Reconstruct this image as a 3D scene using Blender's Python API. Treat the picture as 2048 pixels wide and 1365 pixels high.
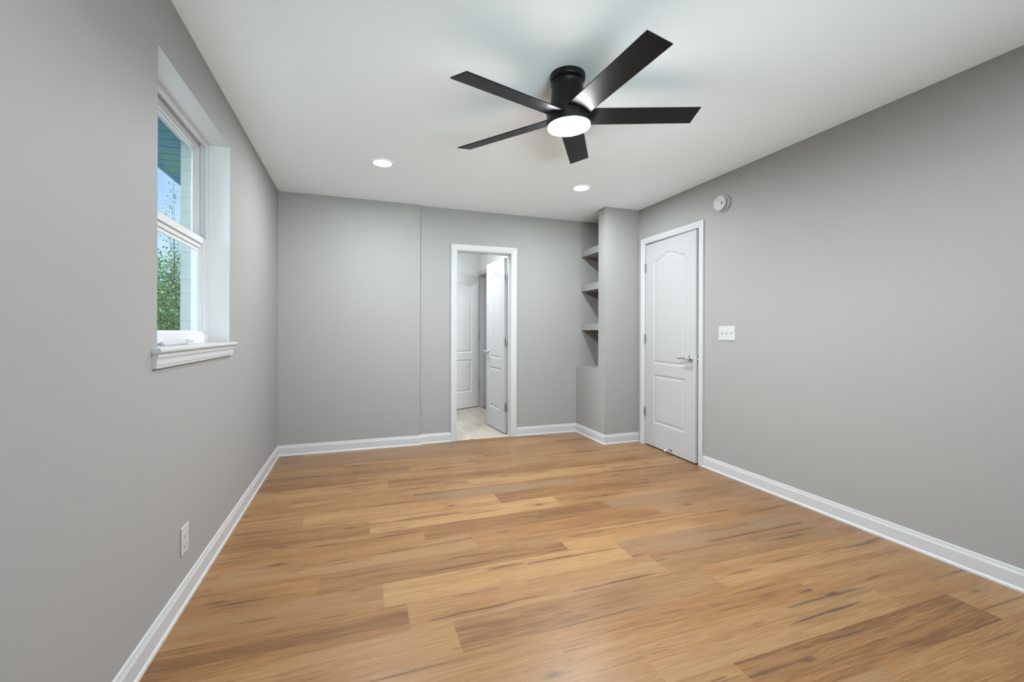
import bpy, bmesh, math, random
from mathutils import Vector, Matrix
random.seed(7)
for o in list(bpy.data.objects): bpy.data.objects.remove(o, do_unlink=True)
SC = bpy.context.scene
COL = SC.collection
PI = math.pi

# ------------------------------------------------------------------ measured place (metres)
H = 2.44                     # ceiling
XL, XR = -0.690, 2.801       # left / right wall
YB1, YB2 = 4.496, 4.528      # back wall: furred part, recessed part
XS = 0.597                   # step in the back wall
XC, YC = 2.390, 3.903        # corner of the boxed column
YF = -1.60                   # wall behind the camera
XN, YN = 2.455, 4.034        # shelf fronts, back of the column jamb
D2A, D2B, D2H = 0.984, 1.585, 2.005   # doorway in back wall
YW2 = 4.630                  # far face of back wall
D1A, D1B, D1H = 3.036, 3.792, 2.058   # doorway in right wall
WY0, WY1, WZ0, WZ1 = 1.935, 2.888, 1.086, 2.197   # window hole
BX1, BX0, BY1 = 1.775, -0.55, 6.640   # bathroom
D3A, D3B, D3H = 5.780, 6.520, 2.02    # doorway bathroom -> hall

# ------------------------------------------------------------------ camera
cam = bpy.data.cameras.new('camera'); co = bpy.data.objects.new('camera', cam); COL.objects.link(co)
yaw, roll = 0.339885, 0.0032345
fw = Vector((math.sin(yaw), math.cos(yaw), 0)); rt = Vector((math.cos(yaw), -math.sin(yaw), 0)); up = Vector((0, 0, 1))
r_ = rt*math.cos(roll) + up*math.sin(roll); u_ = -rt*math.sin(roll) + up*math.cos(roll)
co.matrix_world = Matrix(((r_.x, u_.x, -fw.x, 0), (r_.y, u_.y, -fw.y, 0), (r_.z, u_.z, -fw.z, 1.14997), (0, 0, 0, 1)))
cam.sensor_width = 36; cam.sensor_fit = 'HORIZONTAL'
cam.lens = 873.314*36/2048; cam.shift_x = 0; cam.shift_y = -(682.5-664.63)/2048
cam.clip_start = 0.02; cam.clip_end = 300
SC.camera = co

# ------------------------------------------------------------------ view, sky, sun
SC.view_settings.view_transform = 'Standard'; SC.view_settings.look = 'None'
SC.view_settings.exposure = 0.56; SC.view_settings.gamma = 1.0; SC.view_settings.use_curve_mapping = False
W = bpy.data.worlds.new('World'); SC.world = W; W.use_nodes = True
wn, wl = W.node_tree.nodes, W.node_tree.links; wn.clear()
tc = wn.new('ShaderNodeTexCoord'); sx = wn.new('ShaderNodeSeparateXYZ'); wl.new(tc.outputs['Generated'], sx.inputs[0])
cr = wn.new('ShaderNodeValToRGB'); wl.new(sx.outputs['Z'], cr.inputs[0])
cr.color_ramp.elements[0].position = 0.0; cr.color_ramp.elements[0].color = (0.58, 0.69, 0.88, 1)
cr.color_ramp.elements[1].position = 0.6; cr.color_ramp.elements[1].color = (0.17, 0.34, 0.80, 1)
nz = wn.new('ShaderNodeTexNoise'); nz.inputs['Scale'].default_value = 5; nz.inputs['Detail'].default_value = 6
wl.new(tc.outputs['Generated'], nz.inputs['Vector'])
c2 = wn.new('ShaderNodeValToRGB'); wl.new(nz.outputs['Fac'], c2.inputs[0])
c2.color_ramp.elements[0].position = 0.48; c2.color_ramp.elements[1].position = 0.75
mx = wn.new('ShaderNodeMixRGB'); mx.inputs[2].default_value = (0.78, 0.84, 0.95, 1)
wl.new(c2.outputs[0], mx.inputs[0]); wl.new(cr.outputs[0], mx.inputs[1])
bgn = wn.new('ShaderNodeBackground'); bgn.inputs['Strength'].default_value = 0.93; wl.new(mx.outputs[0], bgn.inputs[0])
wo = wn.new('ShaderNodeOutputWorld'); wl.new(bgn.outputs[0], wo.inputs[0])
sun = bpy.data.lights.new('sun', 'SUN'); sun.energy = 8.0; sun.angle = math.radians(55); sun.color = (1, 0.95, 0.88)
so = bpy.data.objects.new('sun', sun); COL.objects.link(so)
so.rotation_euler = Vector((1.0, 0.06, -0.24)).to_track_quat('-Z', 'Y').to_euler()

def area_light(name, loc, power, radius, parent=None, color=(1, 1, 1), spread=180):
    l = bpy.data.lights.new(name, 'AREA'); l.shape = 'DISK'; l.size = 2*radius; l.energy = power; l.color = color
    l.spread = math.radians(spread)
    o = bpy.data.objects.new(name, l); COL.objects.link(o); o.location = loc
    if parent: o.parent = parent
    return o
P_DOWN, P_REAR, P_FAN = 22.5, 11.0, 18.0
LAMP = (0.86, 0.94, 1.0)
# unseen ceiling lights added as fill: behind the camera, bathroom, hall
area_light('ceiling_disk_light', (0.175, 0.53, H-0.012), P_REAR, 0.07, color=LAMP)
area_light('ceiling_disk_light', (1.876, 0.53, H-0.012), P_REAR, 0.07, color=LAMP)
# unseen area lamp added behind the camera, aimed up to brighten the ceiling
W2X0, W2X1, W2Z0, W2Z1 = -0.15, 2.25, 0.02, 2.08
dl = bpy.data.lights.new('ceiling_fill', 'AREA'); dl.shape = 'RECTANGLE'; dl.size = W2X1-W2X0-0.1; dl.size_y = 1.3; dl.energy = 20.0; dl.color = (1.0, 0.99, 0.98)
dl.spread = math.radians(60)
dlo = bpy.data.objects.new('ceiling_fill', dl); COL.objects.link(dlo); dlo.location = ((W2X0+W2X1)/2, YF-0.50, 0.60); dlo.rotation_euler = (PI/2+math.radians(18), 0, 0)
area_light('bathroom_fill', (0.75, 4.97, H-0.03), 26.0, 0.22, color=LAMP)  # unseen fill lights, placed to brighten the bathroom doors and hall
area_light('hall_fill', (2.5, 6.6, H-0.03), 14.0, 0.12, color=LAMP)

# ------------------------------------------------------------------ materials
def mat(name, col=(0.8, 0.8, 0.8), rough=0.5, metal=0.0, spec=0.5, emit=None, bump=None):
    m = bpy.data.materials.new(name); m.use_nodes = True
    b = m.node_tree.nodes['Principled BSDF']
    b.inputs['Base Color'].default_value = (*col, 1); b.inputs['Roughness'].default_value = rough
    b.inputs['Metallic'].default_value = metal; b.inputs['Specular IOR Level'].default_value = spec
    if emit:
        b.inputs['Emission Color'].default_value = (*emit[0], 1); b.inputs['Emission Strength'].default_value = emit[1]
    if bump:
        N, L = m.node_tree.nodes, m.node_tree.links
        g = N.new('ShaderNodeNewGeometry'); n = N.new('ShaderNodeTexNoise'); n.inputs['Scale'].default_value = bump[0]
        n.inputs['Detail'].default_value = 3; L.new(g.outputs['Position'], n.inputs['Vector'])
        bp = N.new('ShaderNodeBump'); bp.inputs['Strength'].default_value = bump[1]; bp.inputs['Distance'].default_value = 0.002
        L.new(n.outputs['Fac'], bp.inputs['Height']); L.new(bp.outputs[0], b.inputs['Normal'])
    return m
M = {}
M['wall'] = mat('wall_paint', (0.292, 0.281, 0.270), 0.62, spec=0.3, bump=(260, 0.06))
M['hallwall'] = mat('hall_paint', (0.40, 0.36, 0.32), 0.6, spec=0.3, bump=(260, 0.06))
M['ceil'] = mat('ceiling_paint', (0.875, 0.905, 0.935), 0.8, spec=0.2, bump=(300, 0.05))
M['white'] = mat('white_trim_paint', (0.475, 0.467, 0.465), 0.35, spec=0.4)
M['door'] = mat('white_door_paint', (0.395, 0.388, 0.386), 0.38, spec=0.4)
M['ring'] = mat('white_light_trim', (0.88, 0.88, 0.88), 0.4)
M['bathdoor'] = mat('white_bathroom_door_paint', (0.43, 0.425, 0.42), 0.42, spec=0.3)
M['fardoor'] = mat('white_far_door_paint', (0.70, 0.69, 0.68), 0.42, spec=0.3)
M['detector'] = mat('white_detector_plastic', (0.42, 0.415, 0.41), 0.5, spec=0.3)
M['reveal'] = mat('white_reveal_paint', (0.68, 0.665, 0.655), 0.5, spec=0.3, bump=(260, 0.05))
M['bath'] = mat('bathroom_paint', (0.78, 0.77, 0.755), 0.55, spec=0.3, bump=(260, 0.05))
M['vinyl'] = mat('white_vinyl', (0.65, 0.645, 0.65), 0.3, spec=0.4)
M['plastic'] = mat('white_plastic', (0.46, 0.455, 0.45), 0.35)
M['slot'] = mat('dark_slot', (0.03, 0.03, 0.03), 0.6)
M['greyslot'] = mat('grey_slot', (0.38, 0.38, 0.38), 0.5)
M['black'] = mat('black_fan_paint', (0.006, 0.006, 0.006), 0.42, spec=0.3)
M['blade'] = mat('black_blade', (0.006, 0.006, 0.0065), 0.45, spec=0.2, bump=(180, 0.12))
M['nickel'] = mat('satin_nickel', (0.62, 0.61, 0.59), 0.22, metal=1.0)
M['hinge'] = mat('hinge_steel', (0.42, 0.42, 0.40), 0.38, metal=1.0)
M['rubber'] = mat('white_rubber', (0.82, 0.82, 0.80), 0.6)
M['lens'] = mat('lit_lens', (0.9, 0.9, 0.9), 0.4, emit=((1, 0.995, 0.985), 6.0))
M['diffuser'] = mat('lit_diffuser', (0.9, 0.9, 0.9), 0.4, emit=((0.94, 0.97, 1.0), 200.0))
M['bark'] = mat('bark', (0.16, 0.12, 0.09), 0.85, bump=(40, 0.8))

class NT:
    """small helper for building node trees"""
    def __init__(s, m): s.N, s.L = m.node_tree.nodes, m.node_tree.links; s.b = s.N['Principled BSDF']
    def val(s, i, v):
        if hasattr(v, 'is_linked') or hasattr(v, 'node'): s.L.new(v, i)
        else: i.default_value = v
    def math(s, op, a, b=0.0, c=None, clamp=False):
        n = s.N.new('ShaderNodeMath'); n.operation = op; n.use_clamp = clamp
        s.val(n.inputs[0], a); s.val(n.inputs[1], b)
        if c is not None: s.val(n.inputs[2], c)
        return n.outputs[0]
    def xyz(s, x, y, z):
        n = s.N.new('ShaderNodeCombineXYZ')
        for i, v in enumerate((x, y, z)): s.val(n.inputs[i], v)
        return n.outputs[0]
    def noise(s, v, detail=3, rough=0.5, scale=1.0):
        n = s.N.new('ShaderNodeTexNoise'); n.inputs['Scale'].default_value = scale
        n.inputs['Detail'].default_value = detail; n.inputs['Roughness'].default_value = rough
        s.L.new(v, n.inputs['Vector']); return n.outputs['Fac']
    def step(s, v, lo, hi):
        n = s.N.new('ShaderNodeMapRange'); n.interpolation_type = 'SMOOTHSTEP'
        s.val(n.inputs[0], v); n.inputs[1].default_value = lo; n.inputs[2].default_value = hi
        n.inputs[3].default_value = 0; n.inputs[4].default_value = 1; return n.outputs[0]
    def mix(s, f, a, b, mode='MIX'):
        n = s.N.new('ShaderNodeMixRGB'); n.blend_type = mode
        for i, v in ((0, f), (1, a), (2, b)):
            if isinstance(v, tuple): v = (*v, 1)
            s.val(n.inputs[i], v)
        return n.outputs[0]
    def attr(s, name):
        n = s.N.new('ShaderNodeAttribute'); n.attribute_name = name; return n.outputs['Fac']
    def pos(s):
        g = s.N.new('ShaderNodeNewGeometry'); p = s.N.new('ShaderNodeSeparateXYZ'); s.L.new(g.outputs['Position'], p.inputs[0])
        return p.outputs

def wood_floor():
    m = mat('vinyl_plank_oak', rough=0.42, spec=0.42); t = NT(m)
    X, Y, Z = t.pos(); seed = t.attr('seed'); tone = t.attr('tone'); grey = t.attr('grey')
    sx_ = t.math('MULTIPLY_ADD', seed, 57.3, X); sy_ = t.math('MULTIPLY_ADD', seed, 31.7, Y)
    # knots: sparse voronoi cells stretched along the board; they bend the grain round them
    vor = t.N.new('ShaderNodeTexVoronoi'); vor.voronoi_dimensions = '2D'; vor.inputs['Scale'].default_value = 1.0
    t.L.new(t.xyz(t.math('MULTIPLY', sx_, 1.7), t.math('MULTIPLY', sy_, 5.5), seed), vor.inputs['Vector'])
    kd0 = vor.outputs['Distance']; sepc = t.N.new('ShaderNodeSeparateColor'); t.L.new(vor.outputs['Color'], sepc.inputs[0])
    has = t.step(sepc.outputs[0], 0.66, 0.70)
    kn = t.noise(t.xyz(t.math('MULTIPLY', sx_, 22.0), t.math('MULTIPLY', sy_, 70.0), seed), 4, 0.6)
    kd = t.math('MULTIPLY_ADD', t.math('SUBTRACT', kn, 0.5), 0.16, kd0)
    halo = t.math('MULTIPLY', t.math('SUBTRACT', 1.0, t.step(kd, 0.0, 0.30)), has)
    core = t.math('MULTIPLY', t.math('SUBTRACT', 1.0, t.step(kd, 0.0, 0.10)), has)
    warp = t.noise(t.xyz(t.math('MULTIPLY', sx_, 2.2), t.math('MULTIPLY', sy_, 5.0), seed), 2)
    wy = t.math('MULTIPLY_ADD', t.math('SUBTRACT', warp, 0.5), 0.035, sy_)
    wy = t.math('MULTIPLY_ADD', halo, 0.022, wy)
    broad = t.noise(t.xyz(t.math('MULTIPLY', sx_, 1.1), t.math('MULTIPLY', wy, 11.0), seed), 3)
    grain = t.noise(t.xyz(t.math('MULTIPLY', sx_, 4.5), t.math('MULTIPLY', wy, 150.0), seed), 6, 0.72)
    fine = t.noise(t.xyz(t.math('MULTIPLY', sx_, 9.0), t.math('MULTIPLY', wy, 330.0), seed), 3, 0.6)
    patch = t.noise(t.xyz(t.math('MULTIPLY', sx_, 1.6), t.math('MULTIPLY', wy, 4.0), t.math('ADD', seed, 5.0)), 2)
    # dark mineral streaks: a few thin wavering lines along each plank, tapering in and out
    lv = t.math('SUBTRACT', Y, t.attr('row0'))
    streak = shadeband = None
    for k, (wob, thk, cut) in enumerate(((0.060, 0.070, 0.55), (0.080, 0.060, 0.56), (0.050, 0.022, 0.50))):
        c0 = t.math('FRACT', t.math('MULTIPLY', seed, 17.31+k*23.7))
        w1 = t.noise(t.xyz(t.math('MULTIPLY', sx_, 1.1), t.math('MULTIPLY', seed, 9.0), 3.7*k+0.5), 3, 0.45)
        w2 = t.noise(t.xyz(t.math('MULTIPLY', sx_, 1.9), t.math('MULTIPLY', seed, 7.0), 2.9*k+11.5), 3, 0.5)
        cen = t.math('ADD', t.math('MULTIPLY_ADD', c0, 0.150, 0.014), t.math('MULTIPLY', t.math('SUBTRACT', w1, 0.5), wob))
        hw = t.math('MULTIPLY', t.math('MAXIMUM', t.math('SUBTRACT', w2, cut), 0.0), thk)
        dist = t.math('ADD', t.math('ABSOLUTE', t.math('SUBTRACT', lv, cen)), t.math('MULTIPLY', t.math('SUBTRACT', grain, 0.5), 0.004))
        q = t.math('DIVIDE', dist, t.math('ADD', hw, 0.0004))
        on = t.step(hw, 0.0002, 0.0014)
        s1 = t.math('MULTIPLY', t.math('SUBTRACT', 1.0, t.step(q, 0.25, 1.15)), on)
        s2 = t.math('MULTIPLY', t.math('SUBTRACT', 1.0, t.step(q, 0.5, 5.5)), on)
        streak = s1 if streak is None else t.math('MAXIMUM', streak, s1)
        shadeband = s2 if shadeband is None else t.math('MAXIMUM', shadeband, s2)
    sn2 = t.noise(t.xyz(t.math('MULTIPLY', sx_, 1.3), t.math('MULTIPLY', wy, 42.0), t.math('ADD', seed, 2.0)), 2, 0.4)
    hair = t.math('MULTIPLY', t.step(t.math('ABSOLUTE', t.math('SUBTRACT', sn2, 0.5)), 0.022, 0.004), t.step(patch, 0.40, 0.62))
    saw = t.N.new('ShaderNodeTexWave'); saw.bands_direction = 'X'; saw.inputs['Scale'].default_value = 1.0
    saw.inputs['Distortion'].default_value = 1.5
    t.L.new(t.xyz(t.math('MULTIPLY', sx_, 75.0), t.math('MULTIPLY', sy_, 9.0), seed), saw.inputs['Vector'])
    sawm = t.math('MULTIPLY', t.step(saw.outputs['Fac'], 0.72, 0.95), t.step(t.noise(t.xyz(t.math('MULTIPLY', sx_, 2.8), t.math('MULTIPLY', sy_, 11.0), t.math('ADD', seed, 3.0)), 2), 0.60, 0.74))
    LIGHT, MID, BROWN, GREY = (0.325, 0.186, 0.074), (0.236, 0.113, 0.038), (0.128, 0.056, 0.019), (0.200, 0.127, 0.070)
    f = t.math('ADD', t.math('MULTIPLY', t.math('SUBTRACT', broad, 0.5), 1.1), t.math('MULTIPLY', t.math('SUBTRACT', grain, 0.5), 2.0))
    f = t.math('ADD', f, t.math('ADD', tone, 0.0), clamp=True)
    c = t.mix(t.step(f, 0.0, 0.5), BROWN, MID); c = t.mix(t.step(f, 0.45, 1.0), c, LIGHT)
    c = t.mix(t.math('MULTIPLY', grey, t.step(broad, 0.30, 0.65)), c, GREY)
    c = t.mix(t.math('MULTIPLY', t.math('SUBTRACT', fine, 0.45), 1.0, clamp=True), c, (0.165, 0.090, 0.04))
    fleck = t.noise(t.xyz(t.math('MULTIPLY', sx_, 6.0), t.math('MULTIPLY', wy, 210.0), t.math('ADD', seed, 4.0)), 3, 0.55)
    c = t.mix(t.math('MULTIPLY', t.step(fleck, 0.60, 0.74), 0.34), c, (0.115, 0.060, 0.026))
    c = t.mix(t.math('MULTIPLY', t.step(fleck, 0.40, 0.26), 0.28), c, (0.44, 0.29, 0.135))
    c = t.mix(t.math('MULTIPLY', shadeband, 0.42), c, (0.170, 0.090, 0.042))
    c = t.mix(t.math('MULTIPLY', hair, 0.28), c, (0.12, 0.058, 0.026))
    c = t.mix(t.math('MULTIPLY', streak, 0.82), c, (0.072, 0.038, 0.019))
    c = t.mix(t.math('MULTIPLY', halo, 0.45), c, (0.175, 0.098, 0.040))
    c = t.mix(t.math('MULTIPLY', core, 0.85), c, (0.065, 0.033, 0.016))
    c = t.mix(t.math('MULTIPLY', sawm, 0.16), c, (0.46, 0.33, 0.19))
    t.L.new(c, t.b.inputs['Base Color'])
    t.L.new(t.math('MULTIPLY_ADD', fine, 0.14, 0.26), t.b.inputs['Roughness'])
    bp = t.N.new('ShaderNodeBump'); bp.inputs['Strength'].default_value = 0.10; bp.inputs['Distance'].default_value = 0.002
    t.L.new(grain, bp.inputs['Height']); t.L.new(bp.outputs[0], t.b.inputs['Normal'])
    return m
M['floor'] = wood_floor()

def tile_floor():
    m = mat('bath_tile', rough=0.4); t = NT(m); X, Y, Z = t.pos()
    bt = t.N.new('ShaderNodeTexBrick'); bt.offset = 0.5; bt.inputs['Scale'].default_value = 1.0
    bt.inputs['Mortar Size'].default_value = 0.004; bt.inputs['Mortar Smooth'].default_value = 0.1
    bt.inputs['Brick Width'].default_value = 0.61; bt.inputs['Row Height'].default_value = 0.305; bt.inputs['Bias'].default_value = 0
    t.L.new(t.xyz(t.math('ADD', Y, 0.1), t.math('SUBTRACT', X, 0.243), 0.0), bt.inputs['Vector'])
    n = t.noise(t.xyz(t.math('MULTIPLY', X, 10.0), t.math('MULTIPLY', Y, 2.2), 0.0), 5)
    n2 = t.noise(t.xyz(t.math('MULTIPLY', X, 3.0), t.math('MULTIPLY', Y, 3.0), 2.0), 2)
    c = t.mix(t.step(n, 0.3, 0.7), (0.34, 0.29, 0.235), (0.41, 0.365, 0.31))
    c = t.mix(t.math('MULTIPLY', n2, 0.4), c, (0.36, 0.32, 0.275))
    c = t.mix(bt.outputs['Fac'], c, (0.50, 0.48, 0.44))
    t.L.new(c, t.b.inputs['Base Color']); return m
M['tile'] = tile_floor()

def brick():
    m = mat('painted_brick', rough=0.7, spec=0.2); t = NT(m); X, Y, Z = t.pos()
    bt = t.N.new('ShaderNodeTexBrick'); bt.offset = 0.5; bt.inputs['Scale'].default_value = 1.0
    bt.inputs['Mortar Size'].default_value = 0.006; bt.inputs['Mortar Smooth'].default_value = 0.6
    bt.inputs['Brick Width'].default_value = 0.205; bt.inputs['Row Height'].default_value = 0.076; bt.inputs['Bias'].default_value = 0
    t.L.new(t.xyz(t.math('ADD', t.math('ADD', X, Y), 0.10), t.math('ADD', Z, 0.012), 0.0), bt.inputs['Vector'])
    n = t.noise(t.xyz(t.math('MULTIPLY', X, 30.0), t.math('MULTIPLY', Y, 30.0), t.math('MULTIPLY', Z, 30.0)), 4)
    c = t.mix(n, (0.40, 0.41, 0.40), (0.48, 0.49, 0.48)); c = t.mix(t.math('MULTIPLY', bt.outputs['Fac'], 0.2), c, (0.34, 0.37, 0.37))
    t.L.new(c, t.b.inputs['Base Color'])
    bp = t.N.new('ShaderNodeBump'); bp.inputs['Strength'].default_value = 0.45; bp.inputs['Distance'].default_value = 0.006; bp.invert = True
    t.L.new(t.math('ADD', bt.outputs['Fac'], t.math('MULTIPLY', n, 0.25)), bp.inputs['Height']); t.L.new(bp.outputs[0], t.b.inputs['Normal'])
    return m
M['brick'] = brick()

def soffit():
    m = mat('weathered_teal_boards', rough=0.8); t = NT(m); X, Y, Z = t.pos()
    n = t.noise(t.xyz(t.math('MULTIPLY', X, 14.0), t.math('MULTIPLY', Y, 14.0), 0.0), 4)
    n2 = t.noise(t.xyz(t.math('MULTIPLY', X, 5.0), t.math('MULTIPLY', Y, 3.0), 3.0), 2)
    v = t.N.new('ShaderNodeTexVoronoi'); v.inputs['Scale'].default_value = 150.0
    t.L.new(t.xyz(X, Y, 0.0), v.inputs['Vector'])
    c = t.mix(t.step(n2, 0.35, 0.65), (0.03, 0.14, 0.25), (0.05, 0.18, 0.16)); c = t.mix(t.math('MULTIPLY', n, 0.45), c, (0.03, 0.08, 0.12))
    c = t.mix(t.math('MULTIPLY', t.math('SUBTRACT', 1.0, t.step(v.outputs['Distance'], 0.10, 0.22)), t.step(n, 0.45, 0.65)), c, (0.30, 0.40, 0.45))
    t.L.new(c, t.b.inputs['Base Color']); return m
M['soffit'] = soffit()

def threshold():
    m = mat('raw_wood_strip', rough=0.6); t = NT(m); X, Y, Z = t.pos()
    n = t.noise(t.xyz(t.math('MULTIPLY', X, 6.0), t.math('MULTIPLY', Y, 60.0), 0.0), 5)
    n2 = t.noise(t.xyz(t.math('MULTIPLY', X, 4.0), t.math('MULTIPLY', Y, 4.0), 7.0), 2)
    c = t.mix(n, (0.40, 0.30, 0.19), (0.62, 0.52, 0.38)); c = t.mix(t.step(n2, 0.52, 0.66), c, (0.16, 0.11, 0.07))
    t.L.new(c, t.b.inputs['Base Color']); return m
M['threshold'] = threshold()

def leafmat(name, a, b):
    m = mat(name, rough=0.55); t = NT(m)
    o = t.N.new('ShaderNodeNewGeometry')
    c = t.mix(o.outputs['Random Per Island'], a, b); t.L.new(c, t.b.inputs['Base Color'])
    t.b.inputs['Subsurface Weight'].default_value = 0.0
    return m
M['leaf'] = leafmat('leaf_green', (0.14, 0.27, 0.09), (0.40, 0.50, 0.20))
M['leaf_b'] = leafmat('leaf_blue_green', (0.12, 0.27, 0.17), (0.24, 0.40, 0.24))
M['grass'] = mat('lawn', (0.10, 0.18, 0.05), 0.9, bump=(30, 1.0))

def glass():
    m = bpy.data.materials.new('window_glass'); m.use_nodes = True; N, L = m.node_tree.nodes, m.node_tree.links; N.clear()
    tr = N.new('ShaderNodeBsdfTransparent'); tr.inputs[0].default_value = (0.86, 0.96, 0.97, 1)
    gl = N.new('ShaderNodeBsdfGlossy'); gl.inputs['Roughness'].default_value = 0.02
    fr = N.new('ShaderNodeFresnel'); fr.inputs[0].default_value = 1.16
    ge = N.new('ShaderNodeNewGeometry'); iv = N.new('ShaderNodeMath'); iv.operation = 'SUBTRACT'; iv.inputs[0].default_value = 1; L.new(ge.outputs['Backfacing'], iv.inputs[1])
    fm = N.new('ShaderNodeMath'); fm.operation = 'MULTIPLY'; L.new(fr.outputs[0], fm.inputs[0]); L.new(iv.outputs[0], fm.inputs[1])
    ms = N.new('ShaderNodeMixShader'); L.new(fm.outputs[0], ms.inputs[0]); L.new(tr.outputs[0], ms.inputs[1]); L.new(gl.outputs[0], ms.inputs[2])
    o = N.new('ShaderNodeOutputMaterial'); L.new(ms.outputs[0], o.inputs[0]); return m
M['glass'] = glass()

# ------------------------------------------------------------------ mesh helpers
class MB:
    def __init__(s): s.v, s.f, s.m, s.sm = [], [], [], []
    def add(s, vs, fs, mi=0, smooth=False):
        n = len(s.v); s.v += [tuple(v) for v in vs]; s.f += [tuple(n+i for i in f) for f in fs]; s.m += [mi]*len(fs); s.sm += [smooth]*len(fs); return s
    def box(s, a, b, mi=0):
        (x0, y0, z0), (x1, y1, z1) = a, b
        vs = [(x0,y0,z0),(x1,y0,z0),(x1,y1,z0),(x0,y1,z0),(x0,y0,z1),(x1,y0,z1),(x1,y1,z1),(x0,y1,z1)]
        return s.add(vs, [(3,2,1,0),(4,5,6,7),(0,1,5,4),(1,2,6,5),(2,3,7,6),(3,0,4,7)], mi)
    def obox(s, o, ax, ay, az, mi=0):
        o, ax, ay, az = map(Vector, (o, ax, ay, az))
        vs = [o, o+ax, o+ax+ay, o+ay, o+az, o+ax+az, o+ax+ay+az, o+ay+az]
        return s.add(vs, [(3,2,1,0),(4,5,6,7),(0,1,5,4),(1,2,6,5),(2,3,7,6),(3,0,4,7)], mi)
    def lathe(s, prof, o=(0,0,0), axis=(0,0,1), n=48, mi=0, smooth=True, cap=True):
        """prof: (radius, distance along axis) list"""
        o = Vector(o); a = Vector(axis).normalized(); e = a.orthogonal().normalized(); g = a.cross(e)
        vs = []
        for r, h in prof:
            for k in range(n):
                t = 2*PI*k/n; vs.append(o + a*h + (e*math.cos(t)+g*math.sin(t))*r)
        fs = []
        for i in range(len(prof)-1):
            for k in range(n):
                fs.append((i*n+k, i*n+(k+1)%n, (i+1)*n+(k+1)%n, (i+1)*n+k))
        s.add(vs, fs, mi, smooth)
        if cap:
            b = len(s.v)-len(vs)
            s.f += [tuple(b+k for k in range(n))[::-1], tuple(b+(len(prof)-1)*n+k for k in range(n))]; s.m += [mi]*2; s.sm += [False]*2
        return s
    def sweep(s, pts, prof, N, i0=0, i1=None, closed=False, mi=0, smooth=False):
        """profile (a: away to the right of the path, b: along N) along the polyline, mitred"""
        N = Vector(N); P = [Vector(p) for p in pts]; i1 = len(P)-1 if i1 is None else i1; k = len(prof)
        def side(i): return (P[(i+1) % len(P)]-P[i]).normalized().cross(N)
        vs = []
        for i in range(i0, i1+1):
            if closed or 0 < i < len(P)-1:
                a, b = side((i-1) % len(P)), side(i % len(P)); mvec = (a+b)/(1+a.dot(b))
            else: mvec = side(0) if i == 0 else side(len(P)-2)
            for (pa, pb) in prof: vs.append(P[i % len(P)] + mvec*pa + N*pb)
        fs = []
        for i in range(i1-i0):
            for j in range(k): fs.append((i*k+j, i*k+(j+1)%k, (i+1)*k+(j+1)%k, (i+1)*k+j))
        if not closed or i1-i0 < len(P): fs += [tuple(range(k))[::-1], tuple((i1-i0)*k+j for j in range(k))]
        return s.add(vs, fs, mi, smooth)
    def ring(s, pts, prof, N, mi=0):
        P = list(pts); return s.sweep(P+[P[0]], prof, N, closed=False, mi=mi) if False else s._ring(P, prof, N, mi)
    def _ring(s, P, prof, N, mi):
        N = Vector(N); P = [Vector(p) for p in P]; n = len(P); k = len(prof); vs = []
        sd = [(P[(i+1) % n]-P[i]).normalized().cross(N) for i in range(n)]
        for i in range(n):
            a, b = sd[i-1], sd[i]; mv = (a+b)/(1+a.dot(b))
            for pa, pb in prof: vs.append(P[i]+mv*pa+N*pb)
        fs = [(i*k+j, i*k+(j+1)%k, ((i+1)%n)*k+(j+1)%k, ((i+1)%n)*k+j) for i in range(n) for j in range(k)]
        return s.add(vs, fs, mi)
    def build(s, name, mats, parent=None, bevel=0.0, merge=False):
        me = bpy.data.meshes.new(name); me.from_pydata(s.v, [], s.f)
        for mm in (mats if isinstance(mats, (list, tuple)) else [mats]): me.materials.append(mm if not isinstance(mm, str) else M[mm])
        me.polygons.foreach_set('material_index', s.m); me.polygons.foreach_set('use_smooth', s.sm)
        bm = bmesh.new(); bm.from_mesh(me)
        if merge: bmesh.ops.remove_doubles(bm, verts=bm.verts, dist=1e-5)
        bmesh.ops.recalc_face_normals(bm, faces=bm.faces); bm.to_mesh(me); bm.free(); me.update()
        o = bpy.data.objects.new(name, me); COL.objects.link(o)
        if bevel:
            b = o.modifiers.new('bevel', 'BEVEL'); b.width = bevel; b.segments = 2; b.limit_method = 'ANGLE'; b.angle_limit = math.radians(40)
        if parent: put(o, parent)
        return o
def put(o, parent):
    """parent keeping the world position (parents are only moved/rotated)"""
    o.parent = parent; o.matrix_parent_inverse = PM(parent).inverted()
def PM(p):
    m = Matrix.LocRotScale(p.location, p.rotation_euler, p.scale)
    return (PM(p.parent) @ p.matrix_parent_inverse @ m) if p.parent else m
def tag(o, label, cat, group=None, kind=None):
    o['label'] = label; o['category'] = cat
    if group: o['group'] = group
    if kind: o['kind'] = kind
    return o
def thing(name, label, cat, loc, group=None, kind=None):
    o = bpy.data.objects.new(name, None); o.empty_display_size = 0.05; COL.objects.link(o); o.location = loc
    return tag(o, label, cat, group, kind)
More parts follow.
